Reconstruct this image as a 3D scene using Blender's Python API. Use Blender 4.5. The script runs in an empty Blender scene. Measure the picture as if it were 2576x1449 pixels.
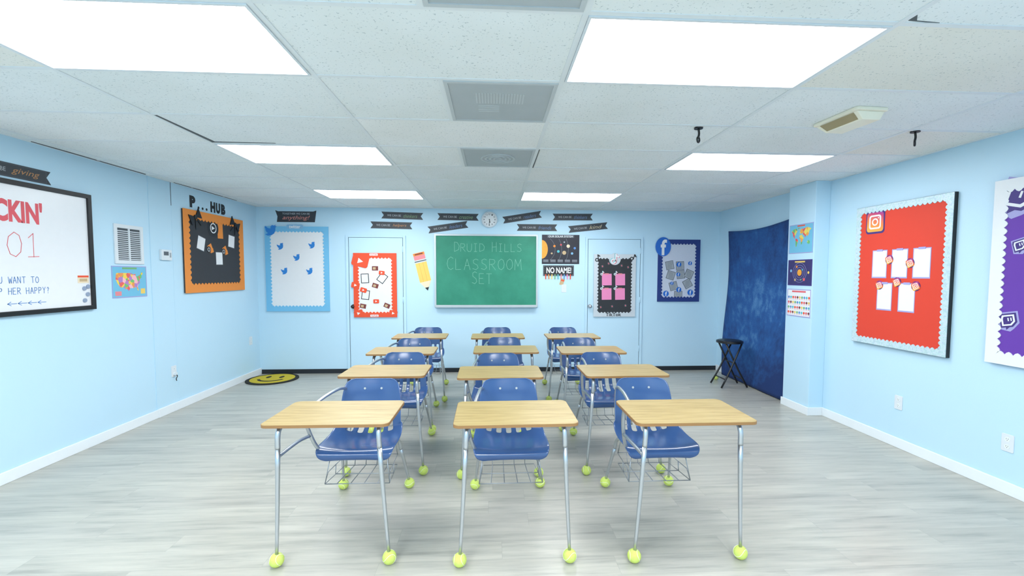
import bpy, bmesh, math, random
from mathutils import Matrix, Vector
random.seed(7)
CO = bpy.context.scene.collection
# ---------------- room measurements (metres) ----------------
XL, XR, YB, YF, HC = -3.435, 3.491, 6.827, -2.2, 2.457
GX, GY, TW, TD = 0.3476, 1.7217, 1.22, 0.61      # ceiling grid origin and tile size

# ---------------- materials ----------------
def lin(c):
    return tuple(((v/255)/12.92 if v/255 <= .04045 else ((v/255+.055)/1.055)**2.4) for v in c)
MATS = {}
def mat(name, rgb, rough=.6, metal=0., var=0., vscale=20., bump=0., bscale=80., emit=0., spec=.5):
    if name in MATS: return MATS[name]
    m = bpy.data.materials.new(name); m.use_nodes = True
    nt = m.node_tree; b = nt.nodes["Principled BSDF"]
    col = (*lin(rgb), 1)
    b.inputs["Roughness"].default_value = rough
    b.inputs["Metallic"].default_value = metal
    b.inputs["Specular IOR Level"].default_value = spec
    tc = nt.nodes.new("ShaderNodeTexCoord")
    n = nt.nodes.new("ShaderNodeTexNoise"); n.inputs["Scale"].default_value = vscale; n.inputs["Detail"].default_value = 4
    nt.links.new(tc.outputs["Object"], n.inputs["Vector"])
    r = nt.nodes.new("ShaderNodeMixRGB"); v = max(var, .02)
    r.inputs[1].default_value = tuple(min(1, c*(1-v)) for c in col[:3])+(1,)
    r.inputs[2].default_value = tuple(min(1, c*(1+v)) for c in col[:3])+(1,)
    nt.links.new(n.outputs["Fac"], r.inputs[0]); nt.links.new(r.outputs[0], b.inputs["Base Color"])
    if bump:
        n2 = nt.nodes.new("ShaderNodeTexNoise"); n2.inputs["Scale"].default_value = bscale
        nt.links.new(tc.outputs["Object"], n2.inputs["Vector"])
        bp = nt.nodes.new("ShaderNodeBump"); bp.inputs["Strength"].default_value = bump; bp.inputs["Distance"].default_value = .01
        nt.links.new(n2.outputs["Fac"], bp.inputs["Height"]); nt.links.new(bp.outputs[0], b.inputs["Normal"])
    if emit:
        b.inputs["Emission Color"].default_value = col; b.inputs["Emission Strength"].default_value = emit
    MATS[name] = m
    return m

class NG:
    """tiny node helper"""
    def __init__(s, m): s.nt = m.node_tree; s.b = s.nt.nodes["Principled BSDF"]
    def n(s, t, **kw):
        x = s.nt.nodes.new(t)
        for k, v in kw.items(): setattr(x, k, v)
        return x
    def l(s, a, b): s.nt.links.new(a, b)
    def math(s, op, a, b=None, c=None):
        x = s.n("ShaderNodeMath", operation=op)
        for i, v in enumerate((a, b, c)):
            if v is None: continue
            if isinstance(v, (int, float)): x.inputs[i].default_value = v
            else: s.l(v, x.inputs[i])
        return x.outputs[0]
    def comb(s, a, b, c=0.):
        x = s.n("ShaderNodeCombineXYZ")
        for i, v in enumerate((a, b, c)):
            if isinstance(v, (int, float)): x.inputs[i].default_value = v
            else: s.l(v, x.inputs[i])
        return x.outputs[0]
    def mix(s, f, a, b, mode='MIX'):
        x = s.n("ShaderNodeMixRGB", blend_type=mode)
        for i, v in enumerate((f, a, b)):
            if isinstance(v, (int, float)): x.inputs[i].default_value = v
            elif isinstance(v, tuple): x.inputs[i].default_value = (*lin(v), 1)
            else: s.l(v, x.inputs[i])
        return x.outputs[0]
    def ramp(s, f, pts):
        x = s.n("ShaderNodeValToRGB"); e = x.color_ramp.elements
        while len(e) < len(pts): e.new(.5)
        for i, (p, c) in enumerate(pts): e[i].position = p; e[i].color = (*lin(c), 1)
        s.l(f, x.inputs[0]); return x.outputs[0]
    def noise(s, vec, scale, detail=4, rough=.5):
        x = s.n("ShaderNodeTexNoise"); x.inputs["Scale"].default_value = scale; x.inputs["Detail"].default_value = detail
        x.inputs["Roughness"].default_value = rough; s.l(vec, x.inputs["Vector"]); return x.outputs["Fac"]

def newmat(name):
    m = bpy.data.materials.new(name); m.use_nodes = True; MATS[name] = m
    return m, NG(m)

# wall paint
WALL = mat("blue_wall_paint", (187, 220, 239), .5, var=.02, vscale=1.3, bump=.05, bscale=160)
SEAMP = mat("wall_joint_shadow", (150, 192, 218), .6)
WHITE_TRIM = mat("white_trim_paint", (226, 233, 238), .45)
BLACK_BASE = mat("black_vinyl_base", (22, 28, 36), .5)
# floor planks
FLOOR, g = newmat("grey_vinyl_planks")
tc = g.n("ShaderNodeTexCoord"); sp = g.n("ShaderNodeSeparateXYZ"); g.l(tc.outputs["Object"], sp.inputs[0])
X, Y = sp.outputs[0], sp.outputs[1]
PW, PL = .152, 1.22
yr = g.math('DIVIDE', Y, PW); row = g.math('FLOOR', yr); yf = g.math('FRACT', yr)
wn = g.n("ShaderNodeTexWhiteNoise", noise_dimensions='1D'); g.l(row, wn.inputs["W"])
xr = g.math('ADD', g.math('DIVIDE', X, PL), wn.outputs[0]); colm = g.math('FLOOR', xr); xf_ = g.math('FRACT', xr)
wn2 = g.n("ShaderNodeTexWhiteNoise", noise_dimensions='2D'); g.l(g.comb(row, colm), wn2.inputs["Vector"])
rnd = wn2.outputs[0]
gv = g.comb(g.math('ADD', g.math('MULTIPLY', X, 2.0), g.math('MULTIPLY', rnd, 37.)), g.math('MULTIPLY', Y, 22.), g.math('MULTIPLY', rnd, 11.))
grain = g.noise(gv, 1.0, 8, .62)
gv2 = g.comb(g.math('MULTIPLY', X, .9), g.math('MULTIPLY', Y, 5.), g.math('MULTIPLY', rnd, 9.))
cloud = g.noise(gv2, 1.0, 3)
c1 = g.ramp(grain, [(.28, (150, 151, 145)), (.46, (175, 175, 168)), (.66, (189, 188, 180))])
c2 = g.ramp(cloud, [(.3, (232, 232, 231)), (.7, (255, 255, 255))])
c3 = g.mix(.7, c1, c2, 'MULTIPLY')
c4 = g.mix(1.0, c3, g.ramp(rnd, [(0., (244, 244, 243)), (1., (255, 255, 252))]), 'MULTIPLY')
sx = g.math('LESS_THAN', xf_, .0022); sy = g.math('LESS_THAN', yf, .016)
seam = g.math('MAXIMUM', sx, sy)
g.l(g.mix(g.math('MULTIPLY', seam, .26), c4, (112, 115, 112)), g.b.inputs["Base Color"])
g.b.inputs["Roughness"].default_value = .32
bp = g.n("ShaderNodeBump"); bp.inputs["Strength"].default_value = .05; bp.inputs["Distance"].default_value = .004
g.l(grain, bp.inputs["Height"]); g.l(bp.outputs[0], g.b.inputs["Normal"])
# ceiling tile
CEIL, g = newmat("fissured_ceiling_tile")
tc = g.n("ShaderNodeTexCoord"); sp = g.n("ShaderNodeSeparateXYZ"); g.l(tc.outputs["Object"], sp.inputs[0])
X, Y = sp.outputs[0], sp.outputs[1]
cx = g.math('FLOOR', g.math('DIVIDE', g.math('SUBTRACT', X, GX), TW)); cy = g.math('FLOOR', g.math('DIVIDE', g.math('SUBTRACT', Y, GY), TD))
wn = g.n("ShaderNodeTexWhiteNoise", noise_dimensions='2D'); g.l(g.comb(cx, cy), wn.inputs["Vector"])
tint = g.ramp(wn.outputs[0], [(0., (227, 234, 238)), (.55, (233, 240, 243)), (.92, (236, 240, 242)), (1., (234, 234, 228))])
fiss = g.noise(g.comb(X, g.math('MULTIPLY', Y, 1.0)), 80, 2, .6)
fis2 = g.noise(g.comb(X, Y), 16, 2, .5)
th = g.math('ADD', fiss, g.math('MULTIPLY', fis2, .18))
mask = g.ramp(th, [(.0, (176, 186, 191)), (.43, (198, 206, 210)), (.465, (255, 255, 255))])
stain = g.ramp(g.noise(g.comb(X, Y), 1.1, 3), [(.3, (246, 246, 243)), (.6, (255, 255, 255))])
g.l(g.mix(1., g.mix(.75, tint, mask, 'MULTIPLY'), stain, 'MULTIPLY'), g.b.inputs["Base Color"])
g.b.inputs["Roughness"].default_value = .9
# oak desktop
OAK, g = newmat("oak_laminate")
tc = g.n("ShaderNodeTexCoord"); mp = g.n("ShaderNodeMapping"); mp.inputs["Scale"].default_value = (4, 70, 3)
g.l(tc.outputs["Object"], mp.inputs[0])
gr = g.noise(mp.outputs[0], 1., 6, .65)
g.l(g.ramp(gr, [(.3, (138, 117, 70)), (.5, (165, 145, 95)), (.72, (179, 160, 112))]), g.b.inputs["Base Color"])
g.b.inputs["Roughness"].default_value = .36
# backdrop cloth
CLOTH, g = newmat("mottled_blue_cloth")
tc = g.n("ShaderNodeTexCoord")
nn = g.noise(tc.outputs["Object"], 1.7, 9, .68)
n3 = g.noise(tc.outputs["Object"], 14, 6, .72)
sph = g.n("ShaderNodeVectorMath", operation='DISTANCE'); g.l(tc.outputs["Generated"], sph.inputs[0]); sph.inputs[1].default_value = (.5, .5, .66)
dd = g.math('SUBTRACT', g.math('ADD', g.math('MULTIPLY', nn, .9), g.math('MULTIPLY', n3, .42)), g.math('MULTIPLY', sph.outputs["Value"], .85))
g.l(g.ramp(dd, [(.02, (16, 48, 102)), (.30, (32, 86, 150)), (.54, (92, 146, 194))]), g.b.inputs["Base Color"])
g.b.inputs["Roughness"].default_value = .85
# multi-coloured map cells
def cellmat(name, cols, scale):
    m, g = newmat(name)
    tc = g.n("ShaderNodeTexCoord"); v = g.n("ShaderNodeTexVoronoi"); v.inputs["Scale"].default_value = scale
    g.l(tc.outputs["Object"], v.inputs["Vector"])
    s_ = g.n("ShaderNodeSeparateColor"); g.l(v.outputs["Color"], s_.inputs[0])
    r = g.n("ShaderNodeValToRGB"); r.color_ramp.interpolation = 'CONSTANT'; e = r.color_ramp.elements
    while len(e) < len(cols): e.new(.5)
    for i, c in enumerate(cols): e[i].position = i/len(cols); e[i].color = (*lin(c), 1)
    g.l(s_.outputs[0], r.inputs[0]); g.l(r.outputs[0], g.b.inputs["Base Color"]); g.b.inputs["Roughness"].default_value = .5
    return m
MAPCELL = cellmat("state_patchwork", [(226, 92, 92), (240, 204, 80), (110, 185, 110), (230, 145, 80), (170, 125, 190), (240, 180, 190)], 28)
WORLDCELL = cellmat("country_patchwork", [(222, 80, 84), (236, 160, 70), (105, 180, 110), (226, 210, 100)], 22)
# iridescent border
HOLO, g = newmat("holographic_border_foil")
tc = g.n("ShaderNodeTexCoord"); hn = g.noise(tc.outputs["Object"], 45, 4, .7)
g.l(g.ramp(hn, [(.3, (150, 190, 210)), (.45, (208, 222, 232)), (.55, (176, 212, 214)), (.7, (186, 190, 224))]), g.b.inputs["Base Color"])
g.b.inputs["Roughness"].default_value = .35; g.b.inputs["Metallic"].default_value = .1
# camera-logo gradient
IGM, g = newmat("sunset_gradient")
tc = g.n("ShaderNodeTexCoord"); sp = g.n("ShaderNodeSeparateXYZ"); g.l(tc.outputs["Generated"], sp.inputs[0])
f = g.math('ADD', g.math('MULTIPLY', sp.outputs[1], .8), g.math('MULTIPLY', sp.outputs[0], .2))
g.l(g.ramp(f, [(.0, (240, 190, 80)), (.45, (235, 130, 60)), (.78, (190, 60, 110)), (1., (80, 60, 170))]), g.b.inputs["Base Color"])
g.b.inputs["Roughness"].default_value = .4

CHALK_G, g = newmat("green_chalkboard")
tc = g.n("ShaderNodeTexCoord")
g.l(g.ramp(g.noise(tc.outputs["Object"], 2.5, 6, .6), [(.3, (26, 122, 98)), (.7, (50, 146, 120))]), g.b.inputs["Base Color"]); g.b.inputs["Roughness"].default_value = .55

CHROME = mat("chromed_steel", (190, 196, 202), .28, .85)
WIRE = mat("steel_wire", (160, 166, 172), .35, .8)
PLASTIC = mat("blue_chair_plastic", (52, 83, 132), .2, var=.04, vscale=6, spec=.6)
EDGE = mat("brown_edge_band", (142, 106, 64), .45)
UNDER = mat("particle_board_underside", (110, 86, 60), .8)
BALL = mat("tennis_felt", (205, 224, 112), .95, var=.08, vscale=160, bump=.5, bscale=500)
SEAMW = mat("ball_seam_rubber", (226, 230, 206), .8)
BLACK = mat("matte_black_paper", (36, 40, 46), .6)
CHARB = mat("charcoal_ribbon_paper", (50, 55, 62), .5, var=.08, vscale=9)
CHAR = mat("charcoal_paper", (48, 52, 58), .75, var=.06, vscale=12)
BLKP = mat("black_enamel", (18, 20, 24), .4)
WHITE = mat("white_paper", (225, 229, 233), .7)
WBOARD = mat("whiteboard_enamel", (228, 231, 236), .25)
ALU = mat("aluminium_trim", (184, 192, 196), .35, .4)
ORANGE = mat("orange_border_paper", (226, 138, 56), .65)
REDOR = mat("red_orange_border", (226, 78, 42), .65)
RED = mat("red_bulletin_paper", (212, 62, 42), .7, var=.03, vscale=5)
REDINK = mat("red_marker", (218, 92, 102), .7)
BLUEINK = mat("blue_marker", (88, 138, 200), .7)
CHALKW = mat("chalk_stroke", (124, 184, 164), .9)
SKYB = mat("sky_blue_border", (112, 184, 224), .65)
TWB = mat("bird_blue", (40, 128, 208), .6)
FBB = mat("royal_blue", (30, 102, 196), .55)
NAVY = mat("navy_border", (26, 52, 122), .6)
LAV = mat("lavender_grey_paper", (196, 204, 220), .7, var=.06, vscale=60)
GREYP = mat("grey_notebook", (158, 166, 174), .6)
GREYD = mat("grey_outline", (84, 92, 100), .6)
PINK = mat("pink_sticky_note", (228, 136, 184), .7)
PURPLE = mat("purple_bulletin_paper", (98, 54, 162), .65)
DPURP = mat("deep_purple", (60, 44, 120), .6)
LILAC = mat("lilac_backing", (158, 158, 208), .6)
YEL = mat("pencil_yellow", (232, 198, 100), .6)
ERAS = mat("eraser_pink", (224, 136, 144), .7)
CREAM = mat("cream_wood", (230, 214, 186), .7)
BEIGE = mat("aged_beige_plastic", (238, 235, 216), .5)
BROWN = mat("brown_mesh", (160, 146, 112), .7)
GRILLE = mat("grey_vent_metal", (172, 181, 186), .6, var=.05, vscale=8)
GRILLE2 = mat("light_vent_metal", (188, 196, 200), .6)
TBAR = mat("white_grid_metal", (222, 229, 233), .5)
DARK = mat("tile_gap_shade", (88, 94, 98), .9)
PLW = mat("white_plastic", (214, 222, 228), .4)
LOUV = mat("dark_louvre_gap", (76, 84, 92), .8)
DIFF = mat("lit_diffuser", (255, 255, 255), .5, emit=15.5)
RUGY = mat("yellow_rug_pile", (196, 176, 40), .95, var=.15, vscale=90, bump=.5, bscale=300)
RUGB = mat("black_rug_pile", (26, 28, 26), .95, bump=.5, bscale=300)
SPACE = mat("space_print", (26, 28, 44), .5, var=.3, vscale=8)
INDIGO = mat("indigo_print", (50, 44, 100), .5, var=.25, vscale=10)
SUNC = mat("sun_print", (232, 160, 50), .5, var=.2, vscale=30)
MAPSEA = mat("map_sea_print", (110, 184, 216), .5)
GREEN = mat("green_print", (110, 170, 116), .5)
TEAL = mat("teal_print", (80, 180, 190), .5)
TAN = mat("tan_print", (190, 166, 128), .5)
LBLUE = mat("light_blue_paper", (126, 178, 216), .6)
SILV = mat("silver_frame", (198, 206, 212), .4, .2)
MAROON = mat("maroon_print", (116, 52, 48), .6)
BW1 = mat("muted_green_ink", (120, 150, 116), .6); BW2 = mat("muted_orange_ink", (176, 128, 84), .6); BW3 = mat("muted_blue_ink", (96, 124, 164), .6)
BW4 = mat("muted_cream_ink", (190, 180, 150), .6); BPALE = mat("pale_banner_ink", (176, 182, 188), .6)

# ---------------- geometry generators: (verts, faces, material[, smooth]) ----------------
def g_box(x0, y0, z0, x1, y1, z1, m):
    v = [(x0,y0,z0),(x1,y0,z0),(x1,y1,z0),(x0,y1,z0),(x0,y0,z1),(x1,y0,z1),(x1,y1,z1),(x0,y1,z1)]
    f = [(0,3,2,1),(4,5,6,7),(0,1,5,4),(1,2,6,5),(2,3,7,6),(3,0,4,7)]
    return (v, f, m, False)
def g_prism(pts, z0, z1, m):
    n = len(pts)
    v = [(x,y,z0) for x,y in pts]+[(x,y,z1) for x,y in pts]
    f = [tuple(range(n-1,-1,-1)), tuple(range(n,2*n))]+[(i,(i+1)%n,n+(i+1)%n,n+i) for i in range(n)]
    return (v, f, m, False)
def circ(cx, cy, r, n=24, ry=None, a0=0, a1=2*math.pi, close=True):
    ry = ry or r
    k = n if close else n-1
    return [(cx+r*math.cos(a0+(a1-a0)*i/k), cy+ry*math.sin(a0+(a1-a0)*i/k)) for i in range(n)]
def g_disc(cx, cy, r, z0, z1, m, n=24, ry=None): return g_prism(circ(cx,cy,r,n,ry), z0, z1, m)
def g_loop(outer, inner, z0, z1, m):
    n = len(outer); v = []
    for z in (z0,z1):
        v += [(x,y,z) for x,y in outer]+[(x,y,z) for x,y in inner]
    f = []
    for i in range(n):
        j = (i+1)%n
        f += [(2*n+i,2*n+j,3*n+j,3*n+i),(i,n+i,n+j,j),(i,j,2*n+j,2*n+i),(n+i,3*n+i,3*n+j,n+j)]
    return (v, f, m, False)
def g_ring(cx, cy, r0, r1, z0, z1, m, n=28): return g_loop(circ(cx,cy,r1,n), circ(cx,cy,r0,n), z0, z1, m)
def g_frame(x0, y0, x1, y1, w, z0, z1, m):
    return g_loop([(x0,y0),(x1,y0),(x1,y1),(x0,y1)], [(x0+w,y0+w),(x1-w,y0+w),(x1-w,y1-w),(x0+w,y1-w)], z0, z1, m)
def rrect(x0, y0, x1, y1, r, n=5):
    p = []
    for cx, cy, a in ((x1-r,y0+r,-90),(x1-r,y1-r,0),(x0+r,y1-r,90),(x0+r,y0+r,180)):
        for i in range(n+1):
            t = math.radians(a+90*i/n); p.append((cx+r*math.cos(t), cy+r*math.sin(t)))
    return p
def g_rr(cx, cy, w, h, rot, z0, z1, m, r=None):
    pts = rrect(-w/2,-h/2,w/2,h/2,r) if r else [(-w/2,-h/2),(w/2,-h/2),(w/2,h/2),(-w/2,h/2)]
    c, s = math.cos(rot), math.sin(rot)
    return g_prism([(cx+x*c-y*s, cy+x*s+y*c) for x,y in pts], z0, z1, m)
def g_border(x0, y0, x1, y1, w, step, z0, z1, m):
    """trimmer strip with a scalloped inner edge"""
    xi0, yi0, xi1, yi1 = x0+w, y0+w, x1-w, y1-w
    nx = max(3, round((xi1-xi0)/step)); ny = max(3, round((yi1-yi0)/step))
    inner = []; outer = []
    def side(ax, ay, bx, by, nxn, nyn, k, oax, oay, obx, oby):
        L = math.hypot(bx-ax, by-ay); r = L/k*.42
        for i in range(k*4):
            t = i/(k*4); d = abs(math.sin(t*k*math.pi))*r
            inner.append((ax+(bx-ax)*t+nxn*d, ay+(by-ay)*t+nyn*d)); outer.append((oax+(obx-oax)*t, oay+(oby-oay)*t))
    side(xi0,yi0,xi1,yi0,0,1,nx,x0,y0,x1,y0); side(xi1,yi0,xi1,yi1,-1,0,ny,x1,y0,x1,y1)
    side(xi1,yi1,xi0,yi1,0,-1,nx,x1,y1,x0,y1); side(xi0,yi1,xi0,yi0,1,0,ny,x0,y1,x0,y0)
    return g_loop(outer, inner, z0, z1, m)
TXT = {}
def g_text(s, x0, y0, x1, y1, z, m, bold=0., shear=0., rot=0.):
    key = (s, bold, shear)
    if key not in TXT:
        c = bpy.data.curves.new("t", "FONT"); c.body = s; c.offset = bold; c.shear = shear; c.resolution_u = 3
        o = bpy.data.objects.new("t", c); CO.objects.link(o)
        dg = bpy.context.evaluated_depsgraph_get(); me = o.evaluated_get(dg).to_mesh()
        TXT[key] = ([tuple(v.co[:2]) for v in me.vertices], [tuple(p.vertices) for p in me.polygons])
        o.evaluated_get(dg).to_mesh_clear(); bpy.data.objects.remove(o); bpy.data.curves.remove(c)
    v, f = TXT[key]
    ax0 = min(p[0] for p in v); ax1 = max(p[0] for p in v); ay0 = min(p[1] for p in v); ay1 = max(p[1] for p in v)
    out = []; mx, my = (x0+x1)/2, (y0+y1)/2; c, sn = math.cos(rot), math.sin(rot)
    for a, b in v:
        x = x0+(a-ax0)/(ax1-ax0)*(x1-x0)-mx; y = y0+(b-ay0)/(ay1-ay0)*(y1-y0)-my
        out.append((mx+x*c-y*sn, my+x*sn+y*c, z))
    return (out, f, m, False)
STK = {'D':[[(0,0),(0,1),(.4,.95),(.7,.6),(.6,.2),(0,0)]],'R':[[(0,0),(0,1),(.5,.95),(.6,.75),(.45,.55),(0,.5)],[(.2,.5),(.65,0)]],
'U':[[(0,1),(0,.25),(.2,0),(.5,.02),(.65,.3),(.65,1)]],'I':[[(.3,0),(.3,1)],[(.1,1),(.5,1)],[(.1,0),(.5,0)]],'H':[[(0,0),(0,1)],[(.6,0),(.6,1)],[(0,.5),(.6,.52)]],
'L':[[(0,1),(0,0),(.55,.02)]],'S':[[(.6,.9),(.35,1),(.08,.88),(.1,.62),(.5,.42),(.6,.18),(.35,0),(0,.1)]],'C':[[(.65,.88),(.4,1),(.1,.8),(0,.45),(.12,.12),(.4,0),(.65,.12)]],
'A':[[(0,0),(.32,1),(.65,0)],[(.12,.4),(.53,.4)]],'O':[[(.35,1),(.08,.8),(0,.45),(.12,.1),(.38,0),(.62,.2),(.68,.55),(.58,.88),(.35,1)]],'M':[[(0,0),(.05,1),(.35,.35),(.65,1),(.72,0)]],
'E':[[(.55,1),(0,1),(0,0),(.58,0)],[(0,.52),(.45,.52)]],'T':[[(0,1),(.65,1)],[(.32,1),(.32,0)]],'W':[[(0,1),(.18,0),(.36,.7),(.55,0),(.75,1)]],'N':[[(0,0),(0,1),(.55,0),(.55,1)]],
'P':[[(0,0),(0,1),(.45,.95),(.55,.75),(.4,.52),(0,.5)]],'Y':[[(0,1),(.3,.55),(.6,1)],[(.3,.55),(.28,0)]],'?':[[(.1,.8),(.3,1),(.5,.8),(.28,.5),(.28,.3)],[(.28,.08),(.28,0)]],
'1':[[(.1,.8),(.35,1),(.33,0)],[(.05,0),(.6,.03)]],'0':[[(.35,1),(.08,.8),(0,.45),(.12,.1),(.38,0),(.62,.2),(.68,.55),(.58,.88),(.35,1)]],'<':[[(.8,.5),(0,.5)],[(.3,.8),(0,.5),(.3,.2)]],' ':[],
'K':[[(0,0),(0,1)],[(.55,1),(0,.45),(.6,0)]]}
def g_stroke(s, x0, y0, x1, y1, z, m, lw, small=None):
    """hand-written capitals as thin flat strokes"""
    adv = .92; n = len(s)
    W = n*adv-.2; out = []; fs = []
    for i, ch in enumerate(s):
        k = small if (small and (i and s[i-1] != ' ')) else 1.
        for st in STK[ch]:
            P = [(x0+(i*adv+p[0])/W*(x1-x0), y0+p[1]*k*(y1-y0)+.01*(y1-y0)*math.sin(i*2.1)) for p in st]
            for a, b in zip(P, P[1:]):
                d = Vector((b[0]-a[0], b[1]-a[1]))
                if d.length < 1e-6: continue
                e = d.normalized()*lw*.35; nn = Vector((-d.y, d.x)).normalized()*lw/2
                A = Vector(a)-e; B = Vector(b)+e; k0 = len(out)
                out += [(*(A-nn), z), (*(B-nn), z), (*(B+nn), z), (*(A+nn), z)]; fs.append((k0, k0+1, k0+2, k0+3))
    return (out, fs, m, False)
def smooth_path(P, k=5):
    P = [Vector(p) for p in P]; out = []
    for i in range(len(P)-1):
        p0 = P[i-1] if i else P[0]*2-P[1]; p1, p2 = P[i], P[i+1]; p3 = P[i+2] if i+2 < len(P) else P[-1]*2-P[-2]
        for j in range(k):
            t = j/k
            out.append(.5*((2*p1)+(-p0+p2)*t+(2*p0-5*p1+4*p2-p3)*t*t+(-p0+3*p1-3*p2+p3)*t**3))
    out.append(P[-1]); return out
def g_tube(P, r, m, n=10, k=5, r1=None):
    P = smooth_path(P, k) if k > 1 else [Vector(p) for p in P]
    N = len(P); v = []; f = []
    t = (P[1]-P[0]).normalized(); a = t.orthogonal().normalized()
    for i, p in enumerate(P):
        t2 = (P[min(i+1, N-1)]-P[max(i-1, 0)])
        t2 = t2.normalized() if t2.length > 1e-9 else t
        a = (a-t2*a.dot(t2)).normalized(); b = t2.cross(a); t = t2
        rr = r if r1 is None else r+(r1-r)*i/(N-1)
        for j in range(n):
            w = 2*math.pi*j/n; v.append(tuple(p+a*rr*math.cos(w)+b*rr*math.sin(w)))
    for i in range(N-1):
        for j in range(n):
            f.append((i*n+j, i*n+(j+1)%n, (i+1)*n+(j+1)%n, (i+1)*n+j))
    f.append(tuple(range(n-1, -1, -1))); f.append(tuple(range((N-1)*n, N*n)))
    return (v, f, m, True)
def g_sphere(c, r, m, nu=20, nv=12, sz=1.):
    v = [(c[0], c[1], c[2]+r*sz)]; f = []
    for i in range(1, nv):
        th = math.pi*i/nv
        for j in range(nu):
            p = 2*math.pi*j/nu; v.append((c[0]+r*math.sin(th)*math.cos(p), c[1]+r*math.sin(th)*math.sin(p), c[2]+r*sz*math.cos(th)))
    v.append((c[0], c[1], c[2]-r*sz)); L = len(v)-1
    for j in range(nu):
        f.append((0, 1+j, 1+(j+1)%nu)); f.append((L, L-nu+(j+1)%nu, L-nu+j))
    for i in range(nv-2):
        for j in range(nu):
            a = 1+i*nu; f.append((a+j, a+nu+j, a+nu+(j+1)%nu, a+(j+1)%nu))
    return (v, f, m, True)
def mv(gs, M):
    M = M if isinstance(M, Matrix) else Matrix.Translation(M)
    return [([tuple(M @ Vector(v)) for v in g[0]], g[1], g[2], g[3]) for g in gs]
def put2(gs, x, y, s=1., rot=0.):
    return mv(gs, Matrix.Translation((x, y, 0)) @ Matrix.Rotation(rot, 4, 'Z') @ Matrix.Diagonal((s, s, 1, 1)))

def build(name, geos, bevel=0.):
    V = []; F = []; MI = []; SM = []; mats = []
    for v, f, m, s in geos:
        if m not in mats: mats.append(m)
        o = len(V); V += v
        for q in f: F.append(tuple(i+o for i in q)); MI.append(mats.index(m)); SM.append(s)
    me = bpy.data.meshes.new(name); me.from_pydata(V, [], F)
    for m in mats: me.materials.append(m)
    for p, a, s in zip(me.polygons, MI, SM): p.material_index = a; p.use_smooth = s
    bm = bmesh.new(); bm.from_mesh(me); bmesh.ops.recalc_face_normals(bm, faces=bm.faces); bm.to_mesh(me); bm.free()
    return me
def part(parent, name, geos, label=None, bevel=0.):
    o = bpy.data.objects.new(name, build(name, geos)); CO.objects.link(o)
    o.parent = parent
    if label: o["label"] = label
    if bevel:
        b = o.modifiers.new("bevel", 'BEVEL'); b.width = bevel; b.segments = 2; b.limit_method = 'ANGLE'
    return o
def thing(name, label, cat, M, group=None):
    e = bpy.data.objects.new(name, None); e.empty_display_size = .1; CO.objects.link(e)
    e.matrix_world = M; e["label"] = label; e["category"] = cat
    if group: e["group"] = group
    return e
def struct(name, geos, bevel=0.):
    o = bpy.data.objects.new(name, build(name, geos)); CO.objects.link(o); o["kind"] = "structure"
    if bevel:
        b = o.modifiers.new("bevel", 'BEVEL'); b.width = bevel; b.segments = 2; b.limit_method = 'ANGLE'
    return o
def frame(side, pos, z, rot=0., out=0.):
    """local a = rightwards along the wall, b = up, c = out of the wall"""
    A, C, O = {'back': ((1,0,0),(0,-1,0),(pos,YB-out,z)), 'left': ((0,1,0),(1,0,0),(XL+out,pos,z)),
               'right': ((0,-1,0),(-1,0,0),(XR-out,pos,z)), 'pillar': ((0,-1,0),(-1,0,0),(XR-.16-out,pos,z))}[side]
    M = Matrix(((A[0],0,C[0],O[0]),(A[1],0,C[1],O[1]),(A[2],1,C[2],O[2]),(0,0,0,1)))
    return M @ Matrix.Rotation(rot, 4, 'Z')

# ---------------- room shell ----------------
T = .12
struct("floor", [g_box(XL-T, YF-T, -.1, XR+T, YB+T, 0, FLOOR)])
struct("ceiling", [g_box(XL-T, YF-T, HC, XR+T, YB+T, HC+.1, CEIL)])
struct("wall_left", [g_box(XL-T, YF-T, 0, XL, YB+T, HC, WALL)])
struct("wall_right", [g_box(XR, YF-T, 0, XR+T, YB+T, HC, WALL)])
struct("wall_back", [g_box(XL, YB, 0, XR, YB+T, HC, WALL)])
struct("wall_front", [g_box(XL, YF-T, 0, XR, YF, HC, WALL)])
struct("wall_pillar", [g_box(XR-.16, 4.54, 0, XR, 4.96, HC, WALL)], .004)
struct("baseboard_left", [g_box(XL, YF, 0, XL+.014, 4.765, .085, WHITE_TRIM), g_box(XL, 4.765, 0, XL+.02, YB, .088, WHITE_TRIM)], .003)
struct("baseboard_right", [g_box(XR-.014, YF, 0, XR, 4.54, .085, WHITE_TRIM), g_box(XR-.174, 4.526, 0, XR-.16, 4.974, .085, WHITE_TRIM), g_box(XR-.16, 4.526, 0, XR-.014, 4.54, .085, WHITE_TRIM),
                           g_box(XR-.014, 4.96, 0, XR, YB, .085, WHITE_TRIM)], .003)
struct("baseboard_back", [g_box(XL+.026, YB-.012, 0, XR-.014, YB, .065, BLACK_BASE)])
# ceiling grid
gg = []
z0, z1 = HC-.004, HC
x = GX-TW*4
while x < XR+.01:
    if x > XL: gg.append(g_box(x-.012, YF, z0, x+.012, YB, z1, TBAR))
    x += TW
y = GY-TD*6
while y < YB:
    if y > YF: gg.append(g_box(XL, y-.012, z0+.0006, XR, y+.012, z1, TBAR))
    y += TD
for yy in (-1, 1, 3):   # short bars beside the square vents
    gg.append(g_box(GX-.61-.012, GY+TD*yy, z0+.0003, GX-.61+.012, GY+TD*(yy+1), z1, TBAR))
gg += [g_box(XL, YF, z0-.001, XL+.022, YB, z1, TBAR), g_box(XR-.022, YF, z0-.001, XR, YB, z1, TBAR), g_box(XL, YB-.022, z0-.0015, XR, YB, z1, TBAR)]
struct("trim_1", gg)
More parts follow.
